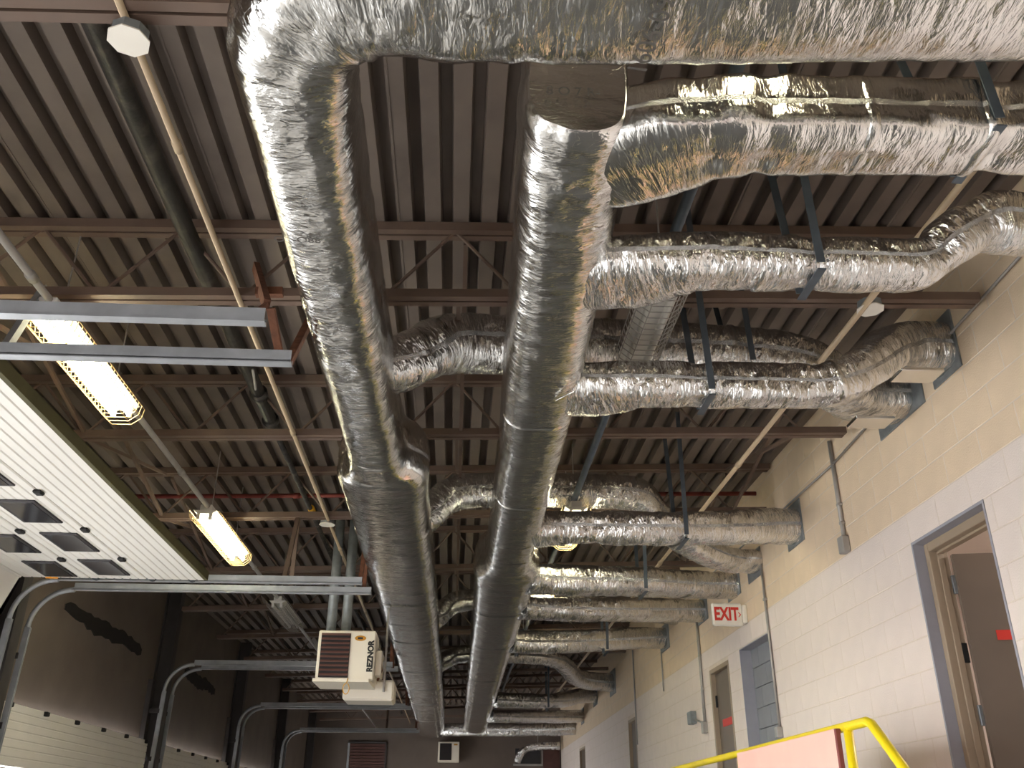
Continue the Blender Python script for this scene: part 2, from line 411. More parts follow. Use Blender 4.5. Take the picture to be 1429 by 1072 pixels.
def duct_mesh(name, keys, p, parent, material='foil', amp=.010, seed=0, n=44, round_=2, near=.022, puckers=(), cap=True, crush=()):
    """keys: (x, y, z of the centre, width, height) along the run"""
    K, q = resample(keys, round_, near); T, S, U = frames(K)
    cx_, cy_ = unit_section(p, n)
    th = np.arctan2(cy_, cx_)
    A, B = np.meshgrid(q, th, indexing='ij')
    o = seed*7.3
    fold = 1-np.abs(noise3(A*9+o, np.cos(B)*1.1+o, np.sin(B)*1.1+5))*2
    slow = noise3(A*2.2+o, np.cos(B)*.9+3, np.sin(B)*.9+o)
    diag = 1-np.abs(noise3(A*6+np.sin(B)*2+o, np.cos(B)*2.2+9, np.sin(B)*2.2+o))*2
    fine = noise3(A*30+o, np.cos(B)*3+o, np.sin(B)*3)
    D = amp*(.55*fold+.9*slow+.5*diag+.25*fine)
    for s0, wd, k_ in crush: D *= 1+k_*np.exp(-((A-s0)/wd)**2)
    for s0, wd, dp in puckers: D += -dp*np.exp(-((A-s0)/wd)**2)*(1+.3*np.sin(B*9+seed))
    lim = np.minimum(K[:, 3], K[:, 4])[:, None]*.2
    D = np.clip(D, -lim, lim)
    rx = K[:, 3][:, None]/2*cx_[None]+D*np.sign(cx_)[None]*np.abs(np.cos(th))[None]
    ry = K[:, 4][:, None]/2*cy_[None]+D*np.sign(cy_)[None]*np.abs(np.sin(th))[None]
    V = K[:, None, :3]+S[:, None, :]*rx[..., None]+U[:, None, :]*ry[..., None]
    N = len(q)
    verts = V.reshape(-1, 3)
    idx = np.arange(N*n).reshape(N, n); nx = np.roll(idx, -1, axis=1)
    F = np.stack([idx[:-1], idx[1:], nx[1:], nx[:-1]], -1).reshape(-1, 4).tolist()
    if cap: F += [idx[0].tolist(), idx[-1][::-1].tolist()]
    origin = np.array([verts[:, 0].mean(), verts[:, 1].mean(), verts[:, 2].min()])
    me = bpy.data.meshes.new(name); me.from_pydata((verts-origin).tolist(), [], F); me.update()
    me.polygons.foreach_set('use_smooth', [True]*len(me.polygons))
    if cap:
        for pl in me.polygons[len(me.polygons)-2:]: pl.use_smooth = False
    uvl = me.uv_layers.new(name='wrap'); per = (K[:, 3]+K[:, 4]).mean()*1.7
    li = np.empty(len(me.loops), int); me.loops.foreach_get('vertex_index', li)
    uu = q[li//n]; vv = np.abs((li % n)/n*2-1)*per/2 + np.where((li % n) > n/2, 3.0, 0)
    UV = np.stack([uu+seed*3.1, vv], 1)
    if cap:                                      # end caps: plain flat sheet
        nc = 2*n; lv = (verts-origin)[li[-nc:]]; UV[-nc:] = np.stack([lv[:, 2]*.6, lv[:, 0]+lv[:, 1]], 1)
    uvl.data.foreach_set('uv', UV.ravel())
    me.materials.append(MATS[material])
    ob = link(name, me, parent, origin)
    d = Duct(); d.K, d.q, d.ob = K, q, ob; return d
def band(d, s0, wd, parent, p, grow=.008, material='foil_tape', name='tape_band', n=44):
    K = np.stack([np.interp(np.linspace(s0-wd/2, s0+wd/2, 5), d.q, d.K[:, k]) for k in range(5)], 1)
    T, S, U = frames(K); cx_, cy_ = unit_section(p, n)
    g = np.array([-.01, grow, grow+.002, grow, -.01])*1.0
    rx = (K[:, 3]/2+g)[:, None]*cx_[None]; ry = (K[:, 4]/2+g)[:, None]*cy_[None]
    V = (K[:, None, :3]+S[:, None, :]*rx[..., None]+U[:, None, :]*ry[..., None]).reshape(-1, 3)
    idx = np.arange(5*n).reshape(5, n); nx = np.roll(idx, -1, axis=1)
    m = MB(); m.add(V.tolist(), np.stack([idx[:-1], idx[1:], nx[1:], nx[:-1]], -1).reshape(-1, 4).tolist())
    ob = m.build(name, material, parent, smooth=True)
    uvl = ob.data.uv_layers.new(name='wrap'); li = np.empty(len(ob.data.loops), int); ob.data.loops.foreach_get('vertex_index', li)
    uvl.data.foreach_set('uv', np.stack([li//n*.02+s0, (li % n)/n*1.5], 1).ravel())
    return ob
ZB = 2.0
# left trunk with its elbow and the run across the top of the view
t = thing('trunk_duct', 'large foil-wrapped trunk duct on the left with elbow turning right across the top', 'duct', (-.55, 10, ZB))
zc_ = lambda h: ZB+h/2
keys = [(3.0, 1.70, zc_(.38), .50, .38), (1.6, 1.72, zc_(.38), .50, .38), (.5, 1.82, zc_(.38), .48, .38), (.02, 1.86, zc_(.42), .46, .42),
        (-.26, 1.86, zc_(.46), .45, .46), (-.46, 1.92, zc_(.46), .43, .46), (-.56, 2.08, zc_(.46), .40, .46), (-.575, 2.32, zc_(.46), .36, .46), (-.575, 2.65, zc_(.47), .345, .47), (-.57, 4.0, zc_(.47), .34, .47), (-.555, 5.45, zc_(.47), .35, .47),
        (-.55, 5.62, zc_(.49), .37, .49), (-.53, 5.80, zc_(.49), .62, .49), (-.54, 6.0, zc_(.46), .61, .46), (-.545, 6.4, zc_(.42), .585, .42), (-.54, 9, zc_(.42), .61, .42), (-.54, 16, zc_(.42), .62, .42), (-.56, 24.9, zc_(.42), .64, .42)]
d = duct_mesh('foil_wrap', keys, 3.2, t, amp=.006, seed=1, n=64, near=.016, crush=((3.4, .45, 1.6), (7.2, .3, 1.3)))
for s in (5.3, 8.7, 11.0, 12.0, 13.1, 15.5, 17.4, 19.5, 22.5): band(d, s, .07, t, 3.2, .004, n=56)
text('stencil_print', '1606-09S', .085, 'print_grey', t, P(912, 45, Z=1.982), (math.pi, 0, -math.pi/2+.12))
text('stencil_print', 'O  -O88', .05, 'print_grey', t, P(415, 335, Z=1.984), (math.pi, 0, 0))
# right trunk
t2 = thing('trunk_duct', 'large foil-wrapped trunk duct on the right, ending in a flat cap below the cross run', 'duct', (.42, 10, ZB))
keys = [(.345, 2.29, zc_(.56), .31, .51), (.345, 2.33, zc_(.56), .37, .56), (.355, 2.6, zc_(.56), .385, .56), (.39, 3.3, zc_(.5), .40, .5), (.41, 4.5, zc_(.42), .405, .42), (.43, 5.5, zc_(.42), .39, .42), (.435, 7.7, zc_(.42), .39, .42),
        (.435, 8.05, zc_(.44), .41, .44), (.43, 8.3, zc_(.48), .60, .48), (.44, 8.6, zc_(.46), .60, .46), (.45, 9.2, zc_(.42), .57, .42), (.46, 14, zc_(.42), .55, .42), (.50, 23.6, zc_(.42), .56, .42)]
d2 = duct_mesh('foil_wrap', keys, 3.2, t2, amp=.006, seed=2, n=64, near=.016, crush=((.3, .5, 1.2), (6.0, .3, 1.2)))
for s in (2.45, 3.9, 4.9, 5.4, 5.9, 7.6, 9.6, 12.5, 15.5): band(d2, s, .06, t2, 3.2, .004, n=56)
text('stencil_print', '8 O 7 R-', .05, 'print_grey', t2, P(800, 128, Y=2.265), (math.pi/2, 0, 0))
# torn paper tab on the right trunk
m = MB(); a = np.array(P(775, 560, Z=1.985)); 
m.add([a, a+[.02, -.01, 0], a+[.08, -.14, -.01], a+[.06, -.12, -.012], a+[0, 0, .003], a+[.02, -.01, .003], a+[.08, -.14, -.007], a+[.06, -.12, -.009]], [(0, 1, 2, 3), (7, 6, 5, 4), (0, 4, 5, 1), (1, 5, 6, 2), (2, 6, 7, 3), (3, 7, 4, 0)])
m.build('loose_flap', 'foil_tape', t2)

def wall_plate(parent, y0, y1, z0, z1):
    MB().box(XR-.012, XR-.001, y0, y1, z0, z1, .003).build('wall_flange', 'galvanised', parent)
def strap(label, x, y, z0, z1, wdt, lean=0.0, depth=None):
    """hanger: two flat straps down from the roof and a sling under the duct"""
    h = thing('duct_hanger', label, 'hanger', (x, y, z0), 'duct hanger straps')
    for s in (-1, 1):
        m = MB(); m.bar((x+lean, y+s*wdt*.75, z1), (x, y+s*wdt/2, z0+.03), .035, .004, up=(0, 1, 0)); m.build('strap', 'strap_metal', h)
    MB().bar((x, y-wdt/2, z0), (x, y+wdt/2, z0), .035, .005).build('sling', 'strap_metal', h)
def branch(label, keys, p=2.6, amp=.010, seed=0, plate=None, bands=(), material='foil_crinkled', n=36, puckers=(), near=.018, name='branch_duct', pinch_end=True):
    K = np.array(keys)
    o = thing(name, label, 'duct', tuple(K[:, :3].mean(0)-[0, 0, K[:, 4].mean()/2]), 'foil-wrapped branch ducts')
    d = duct_mesh('foil_wrap', keys, p, o, material, amp, seed, n, 2, near, puckers)
    for s in bands: band(d, s, .06, o, p, .005, n=n)
    if plate: wall_plate(o, *plate)
    return o, d
# 1: nearest branch, rectangular, flared take-off
b1, d1 = branch('nearest foil branch duct, boxy and catching yellowish light, just below the cross run',
    [(.42, 2.62, 2.15, .34, .22), (.57, 2.49, 2.135, .44, .26), (.80, 2.385, 2.135, .33, .26), (.92, 2.365, 2.14, .28, .26), (1.3, 2.36, 2.15, .26, .25), (2.0, 2.35, 2.17, .26, .25), (3.0, 2.34, 2.20, .27, .25)], 5, .008, 11, None, (.95, 1.35), n=44, puckers=((.45, .05, .012), (.62, .04, .012), (1.42, .05, .014)), material='foil')
# 2: round branch with an offset up towards the wall
q0 = P(1290, 372, Y=3.1); q1 = P(1335, 325, Y=3.08); q2 = P(1372, 308, Y=3.1); q3 = P(1429, 315, Y=3.1)
b2, d2b = branch('second foil branch duct from the top, stepping up towards the block wall at right',
    [(.46, 3.27, 2.10, .40, .17), (.68, 3.22, 2.08, .40, .20), (.9, 3.12, 2.085, .24, .205), (1.0, 3.11, 2.085, .21, .205), (1.7, 3.1, 2.09, .2, .2), (q0[0], 3.1, q0[2], .2, .2), (q1[0]-.03, 3.08, q1[2]-.03, .2, .22), (q2[0], 3.1, q2[2], .22, .24), (q3[0], 3.1, q3[2], .22, .24), (3.0, 3.1, q3[2]+.02, .22, .24)], 3, .009, 12, (2.9, 3.3, q3[2]-.2, q3[2]+.2), (.75,), puckers=((.95, .04, .012), (1.5, .05, .015), (1.75, .05, .015)))
# 3: in front, kinks up to the upper wall outlet
b3, d3 = branch('third foil branch duct from the right trunk, kinking up to the nearer wall outlet',
    [(.48, 4.43, 2.11, .40, .17), (.68, 4.40, 2.1, .42, .21), (.9, 4.31, 2.1, .25, .21), (1.0, 4.3, 2.1, .22, .21), (1.7, 4.3, 2.11, .21, .21), (1.95, 4.32, 2.13, .21, .22), (2.15, 4.38, 2.25, .22, .22), (2.45, 4.62, 2.53, .26, .24), (2.62, 4.85, 2.66, .30, .28), (2.75, 4.93, 2.70, .32, .30), (2.99, 4.95, 2.71, .32, .30)], 3.2, .010, 13, (4.77, 5.12, 2.52, 2.92), (.5, 1.5, 2.2), puckers=((.75, .05, .014), (1.4, .05, .014)))
# 4: from the left trunk over the right trunk, drops to the lower outlet
b4, d4 = branch('thick foil branch duct passing over the right trunk to the farther of two wall outlets',
    [(-.52, 4.60, 2.27, .30, .24), (-.36, 4.68, 2.36, .34, .30), (-.24, 4.78, 2.50, .34, .32), (-.12, 4.86, 2.60, .33, .33), (.1, 4.9, 2.63, .32, .32), (1.0, 4.9, 2.63, .31, .31), (1.85, 4.9, 2.62, .30, .30), (2.15, 5.0, 2.60, .3, .3), (2.45, 5.3, 2.60, .32, .28), (2.7, 5.52, 2.63, .36, .28), (2.99, 5.58, 2.66, .38, .28)], 3, .010, 14, (5.26, 5.94, 2.50, 2.86), (.6, 1.5, 2.3, 2.8), puckers=((.35, .05, .014), (2.4, .05, .014)))
for nm, (px_, py_), Y_, lab in (('access_panel', (1283, 520), 4.75, 'b3'), ('access_panel', (1218, 586), 5.40, 'b4')):
    c = P(px_, py_, Y=Y_); m = MB(); m.box(c[0]-.13, c[0]+.13, Y_-.05, Y_+.12, c[2]-.012, c[2]+.01, .004); m.build(nm, 'foil_tape', b3 if lab == 'b3' else b4)
# 5: straight to the wall
b5, d5 = branch('long foil branch duct running straight to the wall above the shorter dropped elbow',
    [(.58, 7.05, 2.12, .44, .24), (.70, 7.03, 2.12, .36, .24), (.95, 7.0, 2.13, .26, .24), (1.6, 7.05, 2.15, .27, .25), (2.2, 7.35, 2.26, .3, .27), (2.7, 7.7, 2.40, .32, .29), (2.99, 7.82, 2.43, .33, .29)], 3, .011, 15, (7.62, 8.03, 2.26, 2.64), (1.2, 2.3), puckers=((.5, .05, .014), (1.6, .04, .012), (1.9, .05, .014)))
# 6: from left trunk, over the right trunk, elbow turning away and dropping
b6, d6 = branch('foil branch duct over the right trunk with rounded elbow dropping behind its neighbour',
    [(-.46, 7.6, 2.24, .26, .22), (-.30, 7.62, 2.38, .30, .26), (-.2, 7.68, 2.52, .30, .27), (-.05, 7.72, 2.66, .28, .28), (.3, 7.72, 2.68, .27, .28), (1.0, 7.72, 2.69, .27, .28), (1.45, 7.72, 2.69, .28, .28), (1.62, 7.8, 2.68, .28, .28), (1.75, 8.0, 2.58, .28, .26), (2.1, 8.3, 2.42, .26, .24), (2.6, 8.8, 2.38, .30, .22), (2.99, 8.97, 2.42, .36, .2)], 2.6, .011, 16, (8.82, 9.28, 2.26, 2.54), (.8, 2.9))
# 7, 8: pair to the wall by the exit sign
b7, d7 = branch('greenish-lit foil branch duct ending on the wall above the exit sign',
    [(.66, 8.72, 2.14, .42, .27), (.85, 8.75, 2.14, .32, .27), (1.2, 8.8, 2.15, .29, .27), (1.8, 9.0, 2.20, .30, .27), (2.5, 9.6, 2.32, .32, .27), (2.99, 9.8, 2.37, .33, .26)], 2.8, .011, 17, (9.58, 10.06, 2.24, 2.5), (1.1, 1.9), puckers=((1.15, .04, .014),))
b8, d8 = branch('foil branch duct directly below the greenish-lit one, ending behind the exit sign',
    [(.68, 9.9, 2.12, .4, .24), (.9, 9.95, 2.12, .3, .24), (1.4, 10.1, 2.14, .27, .24), (2.0, 10.5, 2.24, .28, .25), (2.6, 11.05, 2.36, .30, .26), (2.99, 11.2, 2.39, .32, .25)], 2.8, .011, 18, (10.96, 11.45, 2.25, 2.55), (.9, 1.6))
# 9: from the left trunk over, seen as a thin line
b9, d9 = branch('thin-looking foil branch duct crossing high between joists, in the gap below the exit sign pair',
    [(-.46, 11.9, 2.24, .26, .22), (-.28, 11.9, 2.38, .3, .26), (-.12, 12, 2.58, .28, .26), (.1, 12, 2.66, .27, .26), (1.3, 12, 2.68, .27, .26), (2.0, 12.2, 2.66, .27, .26), (2.99, 12.6, 2.62, .3, .26)], 2.8, .010, 19, None, (1.0,), n=28)
b10, d10 = branch('foil branch duct with a mid-run hanger ending on the wall above a thin wall conduit',
    [(.7, 12.1, 2.15, .4, .28), (.95, 12.15, 2.15, .31, .28), (1.5, 12.3, 2.19, .29, .28), (2.1, 12.7, 2.30, .30, .28), (2.6, 13.2, 2.42, .32, .28), (2.99, 13.4, 2.46, .33, .28)], 2.8, .011, 20, (13.1, 13.7, 2.28, 2.64), (1.0,), n=30)
b11, d11 = branch('foil branch duct leaving the left trunk high, dropping to a dark wall outlet',
    [(-.46, 15.6, 2.24, .26, .22), (-.26, 15.6, 2.38, .3, .26), (-.1, 15.7, 2.52, .3, .27), (.2, 15.7, 2.58, .3, .28), (1.6, 15.9, 2.60, .28, .28), (1.95, 16.6, 2.52, .28, .28), (2.25, 17.6, 2.44, .3, .3), (2.99, 18.1, 2.47, .32, .32)], 2.8, .010, 21, (17.8, 18.5, 2.25, 2.7), (1.0,), n=26)
b12, d12 = branch('small foil branch duct far down the hall, rising to the wall in a bend',
    [(.74, 18.0, 2.12, .36, .26), (1.2, 18.1, 2.12, .3, .26), (1.9, 18.3, 2.14, .3, .26), (2.35, 19.3, 2.34, .3, .28), (2.7, 20.2, 2.50, .3, .28), (2.99, 20.4, 2.52, .3, .28)], 2.8, .011, 22, (20.2, 20.8, 2.32, 2.7), (.5,), n=26, puckers=((1.15, .05, .05),))
b13, d13 = branch('small straight foil branch duct between the bent far one and the last one',
    [(.74, 20.6, 2.10, .4, .26), (1.3, 20.8, 2.11, .3, .26), (2.2, 21.6, 2.2, .3, .27), (2.99, 22.6, 2.32, .3, .27)], 2.8, .010, 23, (22.4, 22.9, 2.15, 2.5), (.4,), n=26)
b14, d14 = branch('last foil branch duct, leaving the far tip of the left trunk',
    [(-.26, 24.2, 2.12, .34, .28), (.0, 24.0, 2.12, .32, .3), (.6, 23.95, 2.12, .32, .3), (1.5, 23.95, 2.13, .31, .3), (2.4, 24.0, 2.15, .3, .3), (2.99, 24.1, 2.18, .3, .3)], 2.6, .010, 24, None, (.9, 1.9, 2.3), n=26)
b15, d15 = branch('short crumpled foil duct elbow hanging over the dark opening in the end wall',
    [(2.9, 26.9, 1.98, .2, .2), (2.3, 26.9, 1.97, .2, .2), (1.95, 26.9, 1.92, .2, .2), (1.78, 26.9, 1.72, .2, .2), (1.72, 26.9, 1.55, .2, .2)], 2.4, .012, 25, None, (), n=20)
# hanger straps
strap('dark strap hanger on the nearest boxy branch duct, at the right edge', P(1400, 190, Y=2.22)[0], 2.36, 2.05, 3.1, .30, -.12)
strap('dark strap hanger holding the second branch duct', P(1138, 385, Y=3.05)[0], 3.1, 1.985, 3.1, .24, -.06)
strap('dark strap hanger holding the third branch duct in front', P(990, 570, Y=4.25)[0], 4.3, 1.99, 3.1, .26, -.06)
strap('dark strap hanger on the thick duct passing over, beside the paler light fixture', P(1040, 490, Y=4.85)[0], 4.9, 2.46, 3.1, .34, -.06)
strap('bright-edged strap hanger on the long duct above the dropped elbow', P(952, 748, Y=7.1)[0], 7.12, 2.05, 3.1, .34, -.02)
strap('strap hanger cutting the greenish-lit branch duct', P(897, 830, Y=8.95)[0], 8.95, 2.05, 3.1, .36, 0)
strap('strap hanger on the branch duct above the thin wall conduit', P(845, 910, Y=12.3)[0], 12.3, 2.04, 3.1, .36, 0)
strap('far strap hanger pinching the bent branch duct', P(764, 985, Y=18.2)[0], 18.2, 1.97, 3.1, .4, 0)

MB().tube([(2.3, 26.9, 2.06), (2.3, 26.9, roofz(2.3))], .008, 6).build('hanger_rod', 'conduit_steel', b15)

# ------------------------------------------------------------------ conduits and pipes under the roof
def conduit(name, label, pts, r, material, cat='conduit', couplings=(), n=8):
    c = thing(name, label, cat, tuple(pts[0]))
    MB().tube(pts, r, n).build('tube', material, c, smooth=True)
    for s in couplings:
        a, b = Vector(pts[0]), Vector(pts[-1]); t_ = (b-a).normalized(); p = a+t_*s
        MB().tube([p-t_*.03, p+t_*.03], r*1.35, n).build('coupling', material, c, smooth=True)
    return c
conduit('tan_conduit', 'thin tan conduit running down the hall left of the left trunk duct', [(-1.23, YB+.1, 2.55), (-1.23, YE-.05, 2.55)], .015, 'conduit_tan', couplings=[8.5, 11.6, 14.7, 17.8])
conduit('tan_conduit', 'thin tan conduit running down the hall beside the block wall', [(2.15, YB+.1, 2.55), (2.15, YE-.05, 2.55)], .018, 'conduit_tan', couplings=[9, 12, 15])
bp_ = conduit('black_pipe', 'thick dirty black pipe between joists over the left bay', [(-1.5, YB+.1, 2.85), (-1.51, 6.95, 2.85)], .048, 'pipe_black', 'pipe', couplings=[11.6, 12.1], n=12)
MB().tube([(-1.51, 6.9, 2.85), (-1.5, YE-.05, 2.85)], .025, 8).build('thin_run', 'pipe_black', bp_, smooth=True)
MB().tube([(-1.47, 5.9, 2.8), (-1.45, 5.85, 2.72), (-1.45, 5.7, 2.80)], .009, 6).build('hook', 'conduit_steel', bp_)
def octabox(label, x, y, z):
    o = thing('junction_box', label, 'junction box', (x, y, z-.05))
    MB().tube([(x, y, z-.04), (x, y, z-.034)], .075, 8).build('cover', 'exit_white', o)
    MB().tube([(x, y, z-.034), (x, y, z+.01)], .066, 8).build('box', 'galvanised', o)
MB().tube([(-1.5, 8.9, 2.85), (-1.5, 9.05, 2.85)], .035, 10).build('yellow_tag', 'gas_yellow', bp_)
octabox('white octagonal box cover on the top left joist', *P(182, 46, Z=2.52))
octabox('white octagonal box cover on the second joist near the block wall', *P(1213, 424, Z=2.58))
octabox('small octagonal box cover on the tan conduit, left of the left trunk duct', *P(457, 727, Z=2.56))
# pipe row above the left doors
conduit('steel_conduit', 'grey conduit feeding the row of strip lights over the left bay', [(-2.16, YB+.1, 2.44), (-2.16, YE-.05, 2.44)], .02, 'conduit_steel', couplings=[9.4, 12.2, 15.1])
conduit('steel_conduit', 'dark grey conduit feeding the strip lights right of the right trunk duct', [(.98, YB+.1, 2.56), (.98, YE-.05, 2.56)], .028, 'strap_metal', couplings=[9.4])
# red iron pipe across
conduit('red_pipe', 'rusty red sprinkler pipe across the hall under the roof', [(-3.6, 8.62, 2.82), (2.95, 8.62, 3.02)], .022, 'red_iron', 'pipe', couplings=[2.0])
# strip lights
def strip_light(label, x, y0, y1, z, lit, guard=True, group=None):
    o = thing('strip_light', label, 'light fixture', (x, (y0+y1)/2, z-.12), group)
    m = MB(); m.add([(x-.055, y0, z-.03), (x+.055, y0, z-.03), (x+.10, y0, z), (x-.10, y0, z), (x-.055, y1, z-.03), (x+.055, y1, z-.03), (x+.10, y1, z), (x-.10, y1, z)],
        [(0, 1, 5, 4), (1, 2, 6, 5), (2, 3, 7, 6), (3, 0, 4, 7), (0, 3, 2, 1), (4, 5, 6, 7)])
    m.build('reflector', 'panel_white', o)
    MB().box(x-.05, x+.05, y0+.02, y1-.02, z, z+.06, .008).build('housing', 'panel_white', o)
    for s in (-1, 1):
        MB().tube([(x+s*.05, y0+.03, z-.055), (x+s*.05, y1-.03, z-.055)], .019, 10).build('tube', 'tube_lit' if lit else 'tube_off', o, smooth=True)
        for ye in (y0+.015, y1-.015): MB().box(x+s*.05-.014, x+s*.05+.014, ye-.012, ye+.012, z-.08, z-.02, .003).build('lamp_holder', 'panel_white', o)
    if guard:
        g = MB(); prof = [(-.125, -.01), (-.115, -.07), (-.06, -.115), (.06, -.115), (.115, -.07), (.125, -.01)]
        for px_, pz_ in prof: g.tube([(x+px_, y0-.02, z+pz_), (x+px_, y1+.02, z+pz_)], .0028, 4)
        ny = int((y1-y0)/.055)
        for i in range(ny+1):
            yy = y0-.02+(y1-y0+.04)*i/ny
            for (a, b), (c, d_) in zip(prof[:-1], prof[1:]): g.bar((x+a, yy, z+b), (x+c, yy, z+d_), .004, .004, up=(0, 1, 0))
        g.build('wire_guard', 'wire_guard' if lit else 'conduit_steel', o)
    for yy in (y0+.2, y1-.2): MB().tube([(x, yy, z+.055), (x, yy, roofz(x))], .005, 6).build('hanger_rod', 'conduit_steel', o)
strip_light('lit strip light with wire guard seen behind the two nearest door tracks', -2.17, 4.2, 5.48, 2.40, True)
strip_light('lit strip light beyond the tip of the open white door', -2.17, 7.62, 9.0, 2.40, True)
strip_light('unlit strip light above and left of the unit heater', -2.15, 11.1, 12.4, 2.40, False)
strip_light('unlit strip light hanging between the second and third branch ducts', .98, 3.7, 4.72, 2.46, False)
strip_light('lit strip light mostly hidden above the long branch duct right of the right trunk', .99, 7.5, 8.45, 2.47, True)
strip_light('added lit strip light, unseen above the pair of branch ducts by the exit sign', .99, 10.0, 11.15, 2.47, True)  # added lamp, out of view, brightens the far right wall
strip_light('added lit strip light, unseen far down the hall above a hung branch duct', .99, 13.3, 14.2, 2.47, True)  # second added lamp behind the ducts, lifts the wall farther down
strip_light('lit strip light hidden above the cross run at the top of the view', .98, .85, 2.1, 2.62, True)

# ------------------------------------------------------------------ dock doors and tracks on the left
TZ = 1.85
def track(label, y, x_end, vertical=True, hang=()):
    o = thing('door_track', label, 'door track', (-2.2, y, TZ), 'overhead door tracks')
    def rail(m, pts):
        # rolled C channel: web plus two lips
        for a, b in zip(pts[:-1], pts[1:]):
            m.bar(a, b, .012, .055, up=(0, 0, 1)) if abs(a[2]-b[2]) < abs(a[0]-b[0]) else m.bar(a, b, .055, .012, up=(0, 1, 0))
    xs = -3.37
    m = MB(); m.bar((xs, y, TZ), (x_end, y, TZ+.012), .05, .012); m.bar((xs, y-.022, TZ+.028), (x_end, y-.022, TZ+.04), .006, .055); m.bar((xs, y+.022, TZ+.012), (x_end, y+.022, TZ+.024), .006, .024)
    m.build('horizontal_rail', 'track_steel', o)
    m = MB(); pts = [(xs-.33*math.sin(a), y, TZ-.33+.33*math.cos(a)) for a in np.linspace(0, math.pi/2, 13)]
    m.tube(pts, .024, 6); m.build('curved_rail', 'track_steel', o, smooth=True)
    m = MB(); m.bar((xs-.33, y, TZ-.33), (xs-.40, y, FZ+.05), .012, .05, up=(1, 0, 0)); m.bar((xs-.33, y+.02, TZ-.33), (xs-.40, y+.02, FZ+.05), .05, .008, up=(0, 1, 0)); m.build('vertical_rail', 'track_steel', o)
    for z in (1.28, .72, .1): MB().bar((XL, y, z), (xs-.35, y, z), .03, .05).build('bracket', 'steel_dark', o)
    MB().bar((XL+.03, y-.04, FZ), (XL+.03, y-.04, TZ-.2), .05, .06, up=(1, 0, 0)).build('wall_angle', 'steel_dark', o)
    for hx, mt in hang:
        jy = min((q for q in JY if q > y-.1), key=lambda q: abs(q-y)) if y < 5 else min(JY, key=lambda q: abs(q-y)); m = MB(); m.bar((hx, y, TZ+.02), (hx-(.22 if hx < -1.9 else 0), jy, 2.6), .035, .005, up=(0, 1, 0)); m.bar((hx+.016, y+.016, TZ+.02), (hx+.016-(.22 if hx < -1.9 else 0), jy+.016, 2.6), .005, .035, up=(0, 1, 0)); m.build('hanger_angle', mt, o)
    return o
names = ['the nearest door track, at the top left', 'door track just nearer than the open white door', 'door track at the far edge of the open white door', 'door track curving down beside the first closed door',
         'door track at the far side of the first closed door', 'door track at the near side of the second closed door', 'door track level with the bottom of the unit heater', 'door track below the unit heater', 'farthest but one of the door tracks', 'farthest of the door tracks']
ty = []
for k in range(-1, 4):
    ty += [D0+PER*k+DW, D0+PER*(k+1)]
for i, y in enumerate(ty):
    track('galvanised ' + names[i].replace('the nearest', 'nearest'), y, -.83 if i % 2 == 0 else -.78, True, [] if i == 0 else [(-.80, 'rust'), (-2.06, 'track_steel')] if i == 1 else [(-.85, 'rust'), (-1.5, 'joist_paint')])
# rusty end bracket of the nearest tracks, fixed to the second joist
rb = thing('rusty_bracket', 'rust-brown bent bracket on the second joist at the end of the nearest tracks', 'bracket', (-.8, 3.6, 2.2))
a_ = P(357, 372, Y=4.3); b_ = P(372, 425, Y=3.6); c_ = P(378, 430, Y=3.6); e_ = P(390, 495, Y=3.75); g_ = P(350, 440, Y=3.5)
MB().bar(a_, b_, .03, .05).build('upper_leg', 'rust', rb); MB().bar(c_, e_, .035, .02).build('lower_leg', 'rust', rb); MB().bar(b_, g_, .02, .02).build('foot', 'rust', rb)
MB().bar(P(357, 408, Y=3.9), P(395, 408, Y=3.9), .04, .04).build('cross_piece', 'rust', rb)
